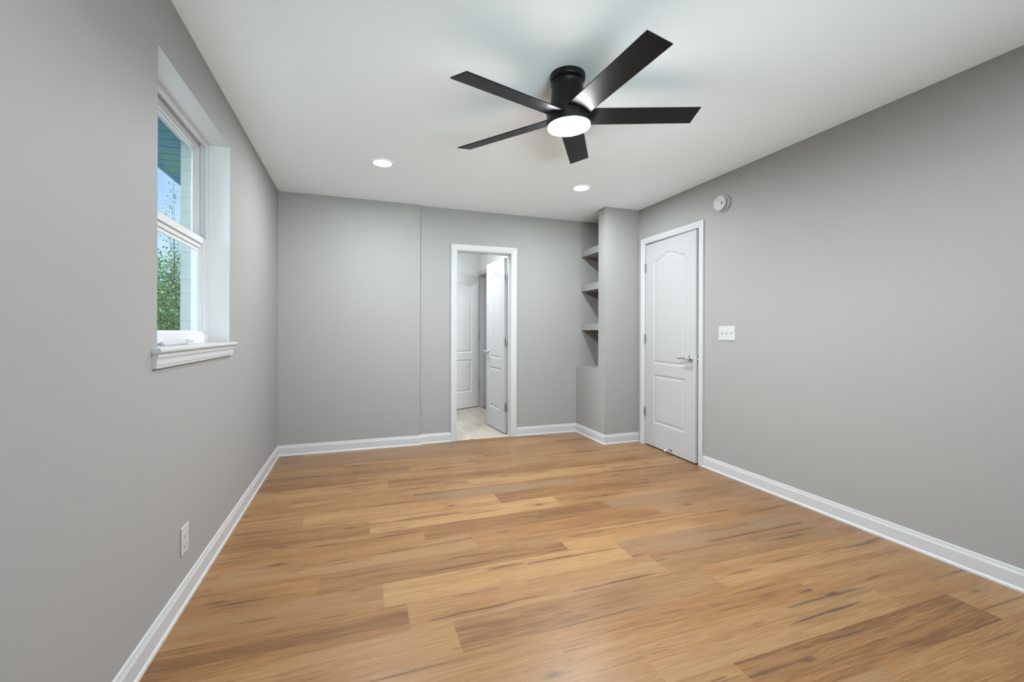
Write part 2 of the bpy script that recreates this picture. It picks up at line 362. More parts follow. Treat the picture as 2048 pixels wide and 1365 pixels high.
def panel(axis, c0, c1, u0, u1, z0, z1, holes=(), hole_mat=1):
    """wall slab with rectangular holes. axis 'x': slab between x=c0,c1 running along y; 'y': the other way"""
    b = MB()
    us = sorted({u0, u1, *[h[0] for h in holes], *[h[1] for h in holes]}); zs = sorted({z0, z1, *[h[2] for h in holes], *[h[3] for h in holes]})
    def pt(c, u, z): return (c, u, z) if axis == 'x' else (u, c, z)
    def solid(i, j):
        if not (0 <= i < len(us)-1 and 0 <= j < len(zs)-1): return None
        cu, cz = (us[i]+us[i+1])/2, (zs[j]+zs[j+1])/2
        return not any(h[0] < cu < h[1] and h[2] < cz < h[3] for h in holes)
    for i in range(len(us)-1):
        for j in range(len(zs)-1):
            if not solid(i, j): continue
            a0, a1, b0, b1 = us[i], us[i+1], zs[j], zs[j+1]
            for c in (c0, c1): b.add([pt(c,a0,b0), pt(c,a1,b0), pt(c,a1,b1), pt(c,a0,b1)], [(0,1,2,3)])
            for (di, dj, p, q) in ((-1,0,(a0,b0),(a0,b1)), (1,0,(a1,b0),(a1,b1)), (0,-1,(a0,b0),(a1,b0)), (0,1,(a0,b1),(a1,b1))):
                k = solid(i+di, j+dj)
                if k: continue
                b.add([pt(c0,*p), pt(c0,*q), pt(c1,*q), pt(c1,*p)], [(0,1,2,3)], hole_mat if k is False else 0)
    return b
def struct(o, label, cat): return tag(o, label, cat, kind='structure')

# ------------------------------------------------------------------ floor: one mesh, one face per plank
def build_floor(name, x0, x1, y0, y1, label):
    verts, faces, seed, tone, grey, row0 = [], [], [], [], [], []
    Wd, Ln, off = 0.179, 1.219, 0.995
    joints = {0:2.453, 1:0.961, 2:0.70, 3:0.36, 4:0.198, 5:0.11, 6:-0.163, 7:0.61, 8:0.357, 9:0.07, 10:0.914, 11:0.377, 12:0.80, 13:1.44, 14:1.217, 15:0.42, 16:-0.1, 17:0.55, 18:0.2, 19:0.75}
    # tone of planks that stand out: (row, x inside the plank) -> (tone, grey)
    special = {(0, 1.8):(0.28, 0.0), (0, 0.6):(0.52, 0.2), (0, 2.6):(0.80, 0.1), (1, 1.5):(0.72, 0.3), (1, 0.3):(0.55, 0.0), (1, 2.4):(0.58, 0.1), (2, 1.3):(0.50, 0.0),
               (2, 0.2):(0.55, 0.2), (3, 1.0):(0.32, 0.3), (3, 0.0):(0.62, 0.2), (3, 2.2):(0.68, 0.1), (4, 0.8):(0.70, 0.4), (4, 0.0):(0.24, 0.0), (4, 2.0):(0.40, 0.5), (5, 0.7):(0.80, 0.1),
               (5, -0.3):(0.52, 0.4), (5, 2.0):(0.45, 0.8), (6, 0.4):(0.40, 0.4), (6, 1.6):(0.62, 0.0), (6, -0.4):(0.45, 0.0), (7, 1.2):(0.38, 0.0), (7, 0.0):(0.66, 0.4), (7, 2.3):(0.50, 0.3),
               (8, 0.9):(0.25, 0.0), (8, 0.0):(0.60, 0.0), (8, 2.1):(0.42, 0.8), (9, 0.6):(0.82, 0.0), (9, -0.3):(0.34, 0.0), (10, 0.3):(0.74, 0.0), (10, 1.5):(0.27, 0.0), (11, 0.9):(0.42, 0.8),
               (11, 0.0):(0.55, 0.0), (12, 0.2):(0.66, 0.1), (12, 1.4):(0.75, 0.1), (13, 0.8):(0.30, 0.0), (13, 2.0):(0.40, 0.0), (14, 0.6):(0.62, 0.0)}
    k = math.floor((y0-off)/Wd)
    while off+k*Wd < y1:
        rnd = random.Random(100+k); j = joints.get(k, rnd.uniform(0, Ln)); n0 = math.floor((x0-j)/Ln)
        n = n0
        while j+n*Ln < x1:
            a0, a1 = max(x0, j+n*Ln), min(x1, j+(n+1)*Ln); b0, b1 = max(y0, off+k*Wd), min(y1, off+(k+1)*Wd)
            if a1-a0 > 1e-4 and b1-b0 > 1e-4:
                v = len(verts); verts += [(a0,b0,0),(a1,b0,0),(a1,b1,0),(a0,b1,0)]; faces.append((v,v+1,v+2,v+3))
                t, g = rnd.uniform(0.30, 0.72), (0.55 if rnd.random() < 0.42 else 0.08)
                for (rk, rx), tg in special.items():
                    if rk == k and j+n*Ln <= rx < j+(n+1)*Ln: t, g = tg
                seed.append(rnd.uniform(0, 1)); tone.append(t); grey.append(g); row0.append(off+k*Wd)
            n += 1
        k += 1
    nf = len(faces)
    verts += [(x0,y0,-0.02),(x1,y0,-0.02),(x1,y1,-0.02),(x0,y1,-0.02)]; faces.append((len(verts)-1,len(verts)-2,len(verts)-3,len(verts)-4))
    me = bpy.data.meshes.new(name); me.from_pydata(verts, [], faces); me.materials.append(M['floor'])
    for nm, arr in (('seed', seed), ('tone', tone), ('grey', grey), ('row0', row0)):
        at = me.attributes.new(nm, 'FLOAT', 'FACE'); at.data.foreach_set('value', arr+[0.5])
    o = bpy.data.objects.new(name, me); COL.objects.link(o)
    return struct(o, label, 'floor')
build_floor('floor', XL, XR+0.9, YF, YW2-0.085, 'oak-look vinyl plank floor of the empty bedroom')

# ------------------------------------------------------------------ room shell
struct(MB().box((XL-0.2, YF-0.12, H), (XR+0.12, YW2, H+0.1)).build('ceiling', 'ceil'), 'flat white painted ceiling of the bedroom', 'ceiling')
struct(panel('x', XL-0.18, XL, YF-0.12, YW2, -0.02, H, [(WY0, WY1, WZ0, WZ1)]).build('wall_left', ['wall', 'reveal'], merge=True), 'light grey wall on the left with the deep window opening', 'wall')
struct(panel('x', XL-0.235, XL-0.18, YF-0.3, YW2+2.2, -0.6, H+0.4, [(WY0, WY1, WZ0-0.02, WZ1+0.003)], 0).build('wall_exterior', 'brick', merge=True), 'white painted brick skin of the house outside the window', 'wall')
struct(MB().box((XL, YB1, 0), (XS, YW2, H)).build('wall_back_left', 'wall'), 'grey back wall section left of the vertical step', 'wall')
struct(panel('y', YB2, YW2, XS, XR+0.12, 0, H, [(D2A-0.02, D2B+0.02, 0, D2H+0.02)]).build('wall_back_right', ['wall', 'wall'], merge=True), 'grey back wall section holding the open doorway', 'wall')
struct(panel('x', XR, XR+0.12, YF-0.12, YB2, -0.0, H, [(D1A-0.02, D1B+0.02, 0, D1H+0.02)]).build('wall_right', ['wall', 'wall'], merge=True), 'long light grey wall on the right with the closed-to door', 'wall')
struct(panel('y', YF-0.12, YF, XL-0.18, XR+0.12, -0.02, H, [(W2X0, W2X1, W2Z0, W2Z1)]).build('wall_front', ['wall', 'reveal'], merge=True), 'grey wall behind the viewpoint', 'wall')
cb = MB().box((XC, YC, 0), (XR, YN, H)); cb.box((XC, YN, 0), (XR, YB2, 0.757))
struct(cb.build('wall_column', 'wall'), 'boxed grey column and half wall below the open shelf niche', 'wall')

# three built-in shelves in the niche
for z0, z1, lab in ((2.022, 2.095, 'topmost grey painted shelf in the niche behind the column'),
                    (1.622, 1.698, 'middle grey painted shelf in the niche behind the column'),
                    (1.174, 1.244, 'lowest grey painted shelf in the niche behind the column')):
    tag(MB().box((XN, YN, z0), (XR, YB2, z1)).build('wall_shelf', 'wall', bevel=0.002), lab, 'shelf', 'shelves in the wall niche')

# closet behind the right door
struct(panel('x', XR+0.85, XR+0.9, 2.5, 4.3, 0, H).build('wall_closet_back', 'hallwall', merge=True), 'dim wall inside the closet behind the right door', 'wall')
cl = MB().box((XR+0.12, 2.45, 0), (XR+0.9, 2.5, H)); cl.box((XR+0.12, 4.3, 0), (XR+0.9, 4.35, H)); cl.box((XR+0.12, 2.45, H), (XR+0.9, 4.35, H+0.05))
struct(cl.build('wall_closet_side', 'hallwall'), 'side walls of the closet behind the right door', 'wall')

# ------------------------------------------------------------------ baseboards (profile: face, ogee top, quarter-round shoe)
BB = [(0, 0), (0.019, 0), (0.0188, 0.006), (0.0170, 0.0115), (0.0135, 0.0155), (0.0120, 0.0168), (0.0120, 0.074), (0.0105, 0.0765), (0.0105, 0.0785), (0.0085, 0.0835), (0.0070, 0.0935), (0.0055, 0.0975), (0, 0.0985)]
pA = [(XL, YF, 0), (XL, YB1, 0), (XS, YB1, 0), (XS, YB2, 0), (D2A-0.058, YB2, 0)]
pB = [(D2B+0.066, YB2, 0), (XC, YB2, 0), (XC, YC, 0), (XR, YC, 0)]
pC = [(XR, D1A-0.054, 0), (XR, YF, 0)]
def bboard(name, pts, i0, i1, lab): struct(MB().sweep(pts, BB, (0, 0, 1), i0, i1).build(name, 'white'), lab, 'baseboard')
bboard('baseboard_left', pA, 0, 1, 'white baseboard along the left wall below the window')
bboard('baseboard_back_left', pA, 1, 3, 'white baseboard along the back wall left of the step')
bboard('baseboard_back_middle', pA, 3, 4, 'short white baseboard between the step and the open doorway')
bboard('baseboard_back_right', pB, 0, 1, 'white baseboard between the open doorway and the niche')
bboard('baseboard_niche', pB, 1, 2, 'white baseboard along the half wall under the niche')
bboard('baseboard_column', pB, 2, 3, 'white baseboard on the front of the column')
bboard('baseboard_right', pC, 0, 1, 'white baseboard along the long right wall')

# ------------------------------------------------------------------ door casings and jambs
CAS = [(0, 0), (0, 0.009), (0.004, 0.011), (0.010, 0.0125), (0.013, 0.0115), (0.020, 0.0135), (0.042, 0.016), (0.052, 0.017), (0.058, 0.016), (0.058, 0)]
def casing_path(pts, N, w=0.058, reveal=0.005):
    return MB().sweep(pts, [(x*w/0.058, y) for x, y in CAS], N)
rv = 0.005
# doorway in the back wall, seen from the bedroom (outside of path must be to its right when N points at the room)
pts = [(D2B+rv, YB2, 0), (D2B+rv, YB2, D2H+rv), (D2A-rv+0.004, YB2, D2H+rv), (D2A-rv+0.004, YB2, 0)]
struct(casing_path(pts[::-1][::-1], (0, -1, 0), 0.062).build('trim_1', 'white'), 'white casing around the open doorway in the back wall', 'door casing')
def jamb(axis, c0, c1, a, b, h, stop_c, sgn, t=0.02):
    """three boards lining the opening plus the stop strip"""
    m = MB()
    def bx(u0, u1, z0, z1, q0, q1): m.box((q0, u0, z0), (q1, u1, z1)) if axis == 'x' else m.box((u0, q0, z0), (u1, q1, z1))
    bx(a-t, a, 0, h+t, c0, c1); bx(b, b+t, 0, h+t, c0, c1); bx(a, b, h, h+t, c0, c1)
    s0, s1 = stop_c, stop_c+sgn*0.035
    s0, s1 = min(s0, s1), max(s0, s1)
    bx(a, a+0.010, 0, h, s0, s1); bx(b-0.010, b, 0, h, s0, s1); bx(a+0.010, b-0.010, h-0.010, h, s0, s1)
    return m
struct(jamb('y', YB2-0.001, YW2+0.001, D2A, D2B, D2H, 4.592, -1).build('trim_2', 'white'), 'white jamb lining the open doorway in the back wall', 'door jamb')
pts = [(XR, D1A-rv+0.006, 0), (XR, D1A-rv+0.006, D1H+rv), (XR, D1B+rv, D1H+rv), (XR, D1B+rv, 0)]
struct(casing_path(pts, (-1, 0, 0), 0.055).build('trim_3', 'white'), 'white casing around the right door beside the column', 'door casing')
struct(jamb('x', XR-0.001, XR+0.121, D1A, D1B, D1H, XR+0.042, 1).build('trim_4', 'white'), 'white jamb lining the right doorway', 'door jamb')

# ------------------------------------------------------------------ moulded two-panel doors
def arch_outline(u0, u1, z0, z1, rise, n=24):
    """counter-clockwise outline, cathedral arch top when rise > 0 (z1 is the shoulder height)"""
    p = [(u0, z0), (u1, z0)]
    if rise <= 0: return p+[(u1, z1), (u0, z1)]
    p.append((u1, z1))
    for i in range(1, n):
        s = i/n; u = u1+(u0-u1)*s
        p.append((u, z1+rise*(0.5-0.5*math.cos(2*PI*s))))
    p.append((u0, z1)); return p
def inset(poly, d):
    n = len(poly); out = []
    for i in range(n):
        p0, p1, p2 = Vector(poly[i-1]), Vector(poly[i]), Vector(poly[(i+1) % n])
        a, b = (p1-p0).normalized(), (p2-p1).normalized()
        na, nb = Vector((-a.y, a.x)), Vector((-b.y, b.x)); den = max(0.35, 1+na.dot(nb))
        out.append(tuple(p1+(na+nb)*(d/den)))
    return out
def door_leaf(width, height, thick, panels, name, parent, O, U, Nrm, bottom=0.012, paint='door'):
    """O: hinge-side bottom corner of the front face, U: direction along the leaf, Nrm: out of the front face"""
    O, U, Nrm = Vector(O), Vector(U).normalized(), Vector(Nrm).normalized(); Zv = Vector((0, 0, 1))
    prof = [(0.0, 0.0), (0.005, -0.0035), (0.013, -0.0062), (0.020, -0.0066), (0.036, -0.0026), (0.042, -0.0020)]
    bm = bmesh.new()
    for side in (0, 1):
        def P(u, z, d): return O+U*u+Zv*z+(Nrm*d if side == 0 else Nrm*(-thick-d))
        edges = []
        rect = [(0, bottom), (width, bottom), (width, bottom+height), (0, bottom+height)]
        ov = [bm.verts.new(P(u, z, 0)) for u, z in rect]
        edges += [bm.edges.new((ov[i], ov[(i+1) % 4])) for i in range(4)]
        if side == 0: front = ov
        else: back = ov
        for pl in panels:
            rings = []
            for d, h in prof: rings.append([bm.verts.new(P(u, z, h)) for u, z in arch_outline(pl[0]+d, pl[1]-d, pl[2]+d, pl[3]-d, pl[4])])
            n = len(rings[0])
            for k in range(len(rings)-1):
                for i in range(n): bm.faces.new((rings[k][i], rings[k][(i+1) % n], rings[k+1][(i+1) % n], rings[k+1][i]))
            bm.faces.new(rings[-1])
            for i in range(n):
                e = bm.edges.get((rings[0][i], rings[0][(i+1) % n])); edges.append(e)
        bmesh.ops.triangle_fill(bm, use_beauty=True, use_dissolve=False, edges=edges)
    for i in range(4): bm.faces.new((front[i], front[(i+1) % 4], back[(i+1) % 4], back[i]))
    bmesh.ops.recalc_face_normals(bm, faces=bm.faces)
    me = bpy.data.meshes.new(name); bm.to_mesh(me); bm.free(); me.materials.append(M[paint])
    o = bpy.data.objects.new(name, me); COL.objects.link(o); put(o, parent); return o
def tube(m, pts, r, n=12, mi=0, caps=True):
    pts = [Vector(p) for p in pts]; rr = r if isinstance(r, (list, tuple)) else [r]*len(pts); vs, fs = [], []; ref = None
    for i, p in enumerate(pts):
        d = (pts[min(i+1, len(pts)-1)]-pts[max(i-1, 0)]).normalized()
        e = d.orthogonal().normalized() if ref is None else (ref-d*ref.dot(d)).normalized(); ref = e; g = d.cross(e)
        for k in range(n): a = 2*PI*k/n; vs.append(p+(e*math.cos(a)+g*math.sin(a))*rr[i])
    for i in range(len(pts)-1):
        for k in range(n): fs.append((i*n+k, i*n+(k+1) % n, (i+1)*n+(k+1) % n, (i+1)*n+k))
    m.add(vs, fs, mi, True)
    b = len(m.v)-len(vs); m.f += [tuple(b+k for k in range(n)), tuple(b+(len(pts)-1)*n+k for k in range(n))]; m.m += [mi]*2; m.sm += [False]*2
def lever_handle(parent, P0, U, Nrm, s=1):
    """rosette on the door face at P0, lever along U*s"""
    P0, U, Nrm = Vector(P0), Vector(U).normalized(), Vector(Nrm).normalized()
    h = MB().lathe([(0.004, 0), (0.033, 0), (0.033, 0.004), (0.030, 0.009), (0.024, 0.012), (0.014, 0.014)], P0, Nrm, 40)
    rose = h.build('handle_rosette', 'nickel', parent)
    l = MB(); tube(l, [P0+Nrm*0.010, P0+Nrm*0.045], [0.012, 0.0105], 20)
    c = P0+Nrm*0.050
    tube(l, [c-U*s*0.012, c, c+U*s*0.018, c+U*s*0.035, c+U*s*0.070+Vector((0, 0, -0.001)), c+U*s*0.108+Vector((0, 0, -0.004)), c+U*s*0.114+Vector((0, 0, -0.004))], [0.008, 0.0125, 0.0115, 0.0085, 0.0078, 0.0074, 0.004], 16)
    l.build('door_handle', 'nickel', parent); return rose
def hinge(parent, P, d1, d2, z, h=0.089):
    """barrel at P, two plates going along d1 and d2"""
    P = Vector(P); m = MB()
    for i in range(5):
        z0 = z-h/2+i*h/5; m.lathe([(0.0058, 0), (0.0062, 0.001), (0.0062, h/5-0.0015), (0.0058, h/5-0.0005)], (P.x, P.y, z0), (0, 0, 1), 14)
    m.lathe([(0.004, 0), (0.005, 0.002), (0.003, 0.006)], (P.x, P.y, z+h/2), (0, 0, 1), 12)
    for d, n in (d1, d2):
        d, n = Vector(d), Vector(n); m.obox(Vector((P.x, P.y, z-h/2))-n*0.0008, d, n*0.0016, (0, 0, h))
    return m.build('hinge', 'hinge', parent)

# right door, a hand's breadth from shut, swings into the room, hinged by the column
ang = math.radians(2.25)
hp = Vector((XR-0.004, D1B-0.003, 0))
U1 = Vector((-math.sin(ang), -math.cos(ang), 0)); N1 = Vector((-math.cos(ang), math.sin(ang), 0))
O1 = hp+N1*(-0.004)+U1*0.003
d1 = thing('door_1', 'white two-panel arch-top door on the right wall, slightly ajar', 'door', (hp.x, hp.y, 0), kind='structure')
W1 = 0.740
door_leaf(W1, 2.035, 0.035, [(0.135, 0.604, 0.838, 1.866, 0.062), (0.135, 0.604, 0.247, 0.734, 0)], 'door_leaf', d1, O1, U1, N1)
lever_handle(d1, O1+U1*(W1-0.062)+Vector((0, 0, 0.921)), U1, N1, -1)
lp = MB().obox(O1+U1*(W1-0.0005)-N1*0.030+Vector((0, 0, 0.892)), U1*0.002, N1*0.025, (0, 0, 0.058))
lp.obox(O1+U1*W1-N1*0.024+Vector((0, 0, 0.910)), U1*0.010, N1*0.012, (0, 0, 0.020))
lp.build('latch_plate', 'nickel', d1, bevel=0.001)
for z in (1.817, 1.09, 0.34): hinge(d1, (hp.x-0.006, hp.y+0.001, 0), (U1*0.014, N1), (Vector((0, 0.012, 0)), Vector((-1, 0, 0))), z)
ds = MB(); q = O1+U1*0.415+Vector((0, 0, 0.050))
ds.lathe([(0.0125, 0), (0.0125, 0.004), (0.007, 0.007), (0.0055, 0.010)], q, N1, 20)
tube(ds, [q+N1*0.008, q+N1*0.030+Vector((0, 0, -0.001)), q+N1*0.062+Vector((0, 0, -0.004))], 0.0055, 12)
dso = ds.build('door_stop', 'hinge', d1)
tip = q+N1*0.060+Vector((0, 0, -0.004))
tp = MB().lathe([(0.0075, 0), (0.0085, 0.002), (0.0085, 0.012), (0.006, 0.016)], tip, N1, 16).build('rubber_tip', 'rubber', dso); tp['label'] = 'white rubber tip'

# near bathroom door, swung open into the bathroom
a2 = math.radians(4.0)
hp2 = Vector((D2B-0.004, YW2+0.010, 0))
U2 = Vector((-math.sin(a2), math.cos(a2), 0)); N2 = Vector((-math.cos(a2), -math.sin(a2), 0))
O2 = hp2+N2*0.0245+U2*0.024
d2 = thing('door_2', 'white two-panel door standing wide open into the bathroom', 'door', (hp2.x, hp2.y, 0), kind='structure')
W2 = 0.580
door_leaf(W2, 1.975, 0.035, [(0.11, W2-0.11, 0.838, 1.80, 0.05), (0.11, W2-0.11, 0.247, 0.734, 0)], 'door_leaf', d2, O2, U2, N2, paint='bathdoor')
lever_handle(d2, O2+U2*(W2-0.062)+Vector((0, 0, 0.915)), U2, N2, -1)
lever_handle(d2, O2-N2*0.035+U2*(W2-0.062)+Vector((0, 0, 0.915)), U2, -N2, -1)
for z in (1.785, 1.04, 0.30):
    hm = MB(); e = O2-N2*0.034-U2*0.0022+Vector((0, 0, z-0.045)); hm.obox(e, N2*0.026, U2*0.002, (0, 0, 0.089))
    bx = hp2+Vector((0, 0, z-0.045)); hm.lathe([(0.006, 0), (0.0065, 0.002), (0.0065, 0.087), (0.005, 0.091)], bx+Vector((-0.004, 0.002, 0)), (0, 0, 1), 14)
    hm.obox(Vector((D2B-0.0015, YW2-0.028, z-0.045)), (0.0015, 0, 0), (0, 0.030, 0), (0, 0, 0.089))
    hm.build('hinge', 'hinge', d2)

# ------------------------------------------------------------------ bathroom and the hall beyond
FB = 0.0
struct(MB().box((BX0, YW2-0.055, -0.02), (BX1+0.012, BY1, FB)).build('floor_bathroom', 'tile'), 'beige tile floor of the bathroom through the open doorway', 'floor')
struct(MB().box((D2A-0.02, YW2-0.088, -0.015), (D2B+0.02, YW2-0.055, 0.002)).build('threshold', 'threshold', bevel=0.001), 'worn bare wood threshold strip in the open doorway', 'threshold')
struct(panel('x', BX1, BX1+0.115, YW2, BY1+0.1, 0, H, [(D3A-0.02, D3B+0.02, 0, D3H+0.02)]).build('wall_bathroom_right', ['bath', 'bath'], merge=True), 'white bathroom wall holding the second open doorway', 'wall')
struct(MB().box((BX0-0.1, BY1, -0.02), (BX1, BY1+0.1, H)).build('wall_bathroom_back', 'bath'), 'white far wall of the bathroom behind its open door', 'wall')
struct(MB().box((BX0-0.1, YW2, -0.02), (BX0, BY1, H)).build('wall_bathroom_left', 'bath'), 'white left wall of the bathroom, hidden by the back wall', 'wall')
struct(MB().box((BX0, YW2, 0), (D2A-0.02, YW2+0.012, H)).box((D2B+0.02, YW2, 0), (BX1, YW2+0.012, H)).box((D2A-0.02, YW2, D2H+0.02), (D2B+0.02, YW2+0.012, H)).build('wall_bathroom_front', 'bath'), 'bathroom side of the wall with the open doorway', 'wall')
struct(MB().box((BX0-0.1, YW2, H), (3.4, 7.75, H+0.1)).build('ceiling_bathroom', 'ceil'), 'white ceiling over the bathroom and hall', 'ceiling')
pts = [(BX1, D3A-rv, 0), (BX1, D3A-rv, D3H+rv), (BX1, D3B+rv, D3H+rv), (BX1, D3B+rv, 0)]
struct(casing_path(pts, (-1, 0, 0), 0.062).build('trim_5', 'white'), 'white casing of the second doorway inside the bathroom', 'door casing')
struct(jamb('x', BX1-0.001, BX1+0.116, D3A, D3B, D3H, BX1+0.045, 1).build('trim_6', 'white'), 'white jamb of the second doorway inside the bathroom', 'door jamb')
build_floor('floor_hall', BX1+0.012, 3.3, 5.0, 7.64, 'wood plank floor of the hall glimpsed past the open door')
struct(MB().box((BX1+0.115, 7.64, -0.02), (3.3, 7.74, H)).build('wall_hall_back', 'hallwall'), 'taupe hall wall glimpsed past the open bathroom door', 'wall')
struct(MB().box((3.3, 5.0, -0.02), (3.4, 7.74, H)).box((BX1+0.115, 4.9, -0.02), (3.4, 5.0, H)).build('wall_hall_right', 'hallwall'), 'taupe side wall of the hall', 'wall')
struct(MB().box((BX1, BY1+0.1, -0.02), (BX1+0.115, 7.74, H)).build('wall_hall_left', 'hallwall'), 'taupe hall wall past the second doorway', 'wall')
pH = [(BX1+0.115, 7.64, 0), (3.3, 7.64, 0)]
bboard('baseboard_hall', pH, 0, 1, 'white baseboard of the hall glimpsed past the open door')
pQ = [(BX0, BY1, 0), (BX1, BY1, 0)]
bboard('baseboard_bathroom', pQ, 0, 1, 'white baseboard on the far bathroom wall')
hp3 = Vector((BX1-0.006, D3B-0.004, 0))
U3 = Vector((-0.375, -0.175, 0)).normalized(); N3 = Vector((U3.y, -U3.x, 0))
if N3.y > 0: N3 = -N3
d3 = thing('door_3', 'white two-panel door with dark hinges at the far left of the bathroom', 'door', (hp3.x, hp3.y, 0), kind='structure')
W3 = 0.71
O3 = hp3+U3*0.010+N3*0.0
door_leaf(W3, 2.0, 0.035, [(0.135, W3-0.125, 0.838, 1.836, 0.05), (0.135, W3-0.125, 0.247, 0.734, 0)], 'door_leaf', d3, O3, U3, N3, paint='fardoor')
lever_handle(d3, O3+U3*(W3-0.062)+Vector((0, 0, 0.92)), U3, N3, -1)
for z in (1.84, 1.09, 0.34): hinge(d3, hp3+N3*0.004, (U3*0.012, N3), (Vector((0, -0.001, 0)), Vector((1, 0, 0))), z)

# ------------------------------------------------------------------ window
w = thing('window_1', 'white vinyl double-hung window in the left wall', 'window', (XL, (WY0+WY1)/2, WZ0), kind='structure')
def ringbox(m, x0, x1, y0, y1, z0, z1, l, r, b, t):
    """rectangular frame: member widths near(l), far(r), bottom, top"""
    m.box((x0, y0, z0), (x1, y0+l, z1)); m.box((x0, y1-r, z0), (x1, y1, z1)); m.box((x0, y0+l, z0), (x1, y1-r, z0+b)); m.box((x0, y0+l, z1-t), (x1, y1-r, z1))
fr = MB()
ringbox(fr, -0.868, -0.792, WY0, WY1, WZ0, WZ1, 0.008, 0.008, 0.048, 0.008)       # box of the frame, sloped sill block below
ringbox(fr, -0.802, -0.792, WY0+0.008, WY1-0.008, WZ0+0.048, WZ1-0.008, 0.016, 0.016, 0.003, 0.018)   # inner lip
ringbox(fr, -0.868, -0.842, WY0+0.008, WY1-0.008, WZ0+0.048, WZ1-0.008, 0.018, 0.018, 0.012, 0.020)   # outer stop
fr.build('window_frame', 'vinyl', w, bevel=0.0012)
def sash(name, x_front, depth, y0, y1, z0, z1, st, rb, rt_, lab):
    m = MB(); xb = x_front-depth
    ringbox(m, xb, x_front, y0, y1, z0, z1, st*0.55, st*0.55, rb*0.6, rt_*0.45)
    ringbox(m, xb+0.002, x_front-0.010, y0+st*0.55, y1-st*0.55, z0+rb*0.6, z1-rt_*0.45, st*0.25, st*0.25, rb*0.2, rt_*0.30)
    ringbox(m, xb+0.004, x_front-0.017, y0+st*0.80, y1-st*0.80, z0+rb*0.8, z1-rt_*0.75, st*0.20, st*0.20, rb*0.2, rt_*0.25)
    s = m.build(name, 'vinyl', w, bevel=0.001)
    g = MB().box((xb+0.007, y0+st*0.9, z0+rb*0.9), (xb+0.011, y1-st*0.9, z1-rt_*0.9)).build('glass_pane', 'glass', s); g['label'] = lab
    return s
lo, hi = WY0+0.013, WY1-0.018
sash('lower_sash', -0.7995, 0.029, lo, hi, WZ0+0.051, 1.660, 0.075, 0.016, 0.075, 'lower glass pane')
sash('upper_sash', -0.8300, 0.028, WY0+0.009, WY1-0.009, 1.630, WZ1-0.012, 0.052, 0.062, 0.052, 'upper glass pane')
# added glazing behind the camera for the ceiling fill lamp: frame, mullion, panes
w2 = thing('fill_glazing', 'unseen glazed opening added behind the viewpoint for the ceiling fill', 'window', ((W2X0+W2X1)/2, YF, W2Z0), kind='structure')
f2 = MB()
for x0, x1 in ((W2X0, W2X0+0.05), (W2X1-0.05, W2X1), ((W2X0+W2X1)/2-0.03, (W2X0+W2X1)/2+0.03)): f2.box((x0, YF-0.09, W2Z0), (x1, YF-0.04, W2Z1))
f2.box((W2X0+0.05, YF-0.09, W2Z0), (W2X1-0.05, YF-0.04, W2Z0+0.05)).box((W2X0+0.05, YF-0.09, W2Z1-0.05), (W2X1-0.05, YF-0.04, W2Z1))
f2o = f2.build('window_frame', 'vinyl', w2, bevel=0.0012)
MB().box((W2X0+0.05, YF-0.068, W2Z0+0.05), (W2X1-0.05, YF-0.064, W2Z1-0.05)).build('glass_pane', 'glass', f2o)
# stool with rounded nose and the moulded apron under it
ST = 0.0018
STL = [(0, 0), (0.022, 0), (0.026, 0.002), (0.0285, 0.006), (0.029, 0.011), (0.0275, 0.016), (0.024, 0.019), (0.020, 0.0195), (0, 0.0195)]
sy0, sy1 = 1.888, 2.948
sm = MB().sweep([(XL, sy1, WZ0+ST-0.0195), (XL, sy0, WZ0+ST-0.0195)][::-1], STL, (0, 0, 1)); sm.box((-0.7915, WY0+0.0005, WZ0-0.018), (XL, WY1-0.0005, WZ0+ST))
sm.build('window_stool', 'white', w, bevel=0.001)
APR = [(0, 0), (0.012, 0), (0.0125, 0.004), (0.0135, 0.010), (0.0150, 0.013), (0.0150, 0.030), (0.0165, 0.036), (0.0190, 0.040), (0.0190, 0.0555), (0, 0.0555)]
MB().sweep([(XL, sy0+0.006, 1.0135), (XL, sy1-0.040, 1.0135)], APR, (0, 0, 1)).build('window_apron', 'white', w)

# little clear-wrapped white packet lying on the sill
pk = thing('plastic_packet', 'small white packet in clear wrap lying on the window sill', 'packet', (-0.765, 2.40, WZ0+ST))
pb = MB(); n = 14
base = Vector((-0.764, 2.215, WZ0+ST+0.0002)); du = Vector((0.018, 0.205, 0)); dv = Vector((-0.026, 0.003, 0))
def hgt(s, t): return 0.005+0.018*max(0.0, math.sin(PI*min(1, max(0, t))))**0.6*(0.55+0.45*s)
vs, fs = [], []
for i in range(n+1):
    for j in range(9):
        s, t = i/n, j/8; p = base+du*s+dv*t; vs.append((p.x, p.y, p.z+hgt(s, t)+(0.004*s*s)))
for i in range(n+1):
    for j in (0, 8):
        s, t = i/n, j/8; p = base+du*s+dv*t; vs.append((p.x, p.y, p.z))
for i in range(n):
    for j in range(8): fs.append((i*9+j, (i+1)*9+j, (i+1)*9+j+1, i*9+j+1))
b0 = (n+1)*9
for i in range(n):
    fs.append((i*9, b0+2*i, b0+2*(i+1), (i+1)*9)); fs.append((i*9+8, (i+1)*9+8, b0+2*(i+1)+1, b0+2*i+1)); fs.append((b0+2*i, b0+2*i+1, b0+2*i+3, b0+2*i+2))
fs.append(tuple(range(9))+(b0+1, b0)); fs.append(tuple(n*9+j for j in range(8, -1, -1))+(b0+2*n, b0+2*n+1))
pb.add(vs, fs, 0, True); pb.build('packet_body', 'plastic', pk)
wr = MB(); e = base+du*1.0
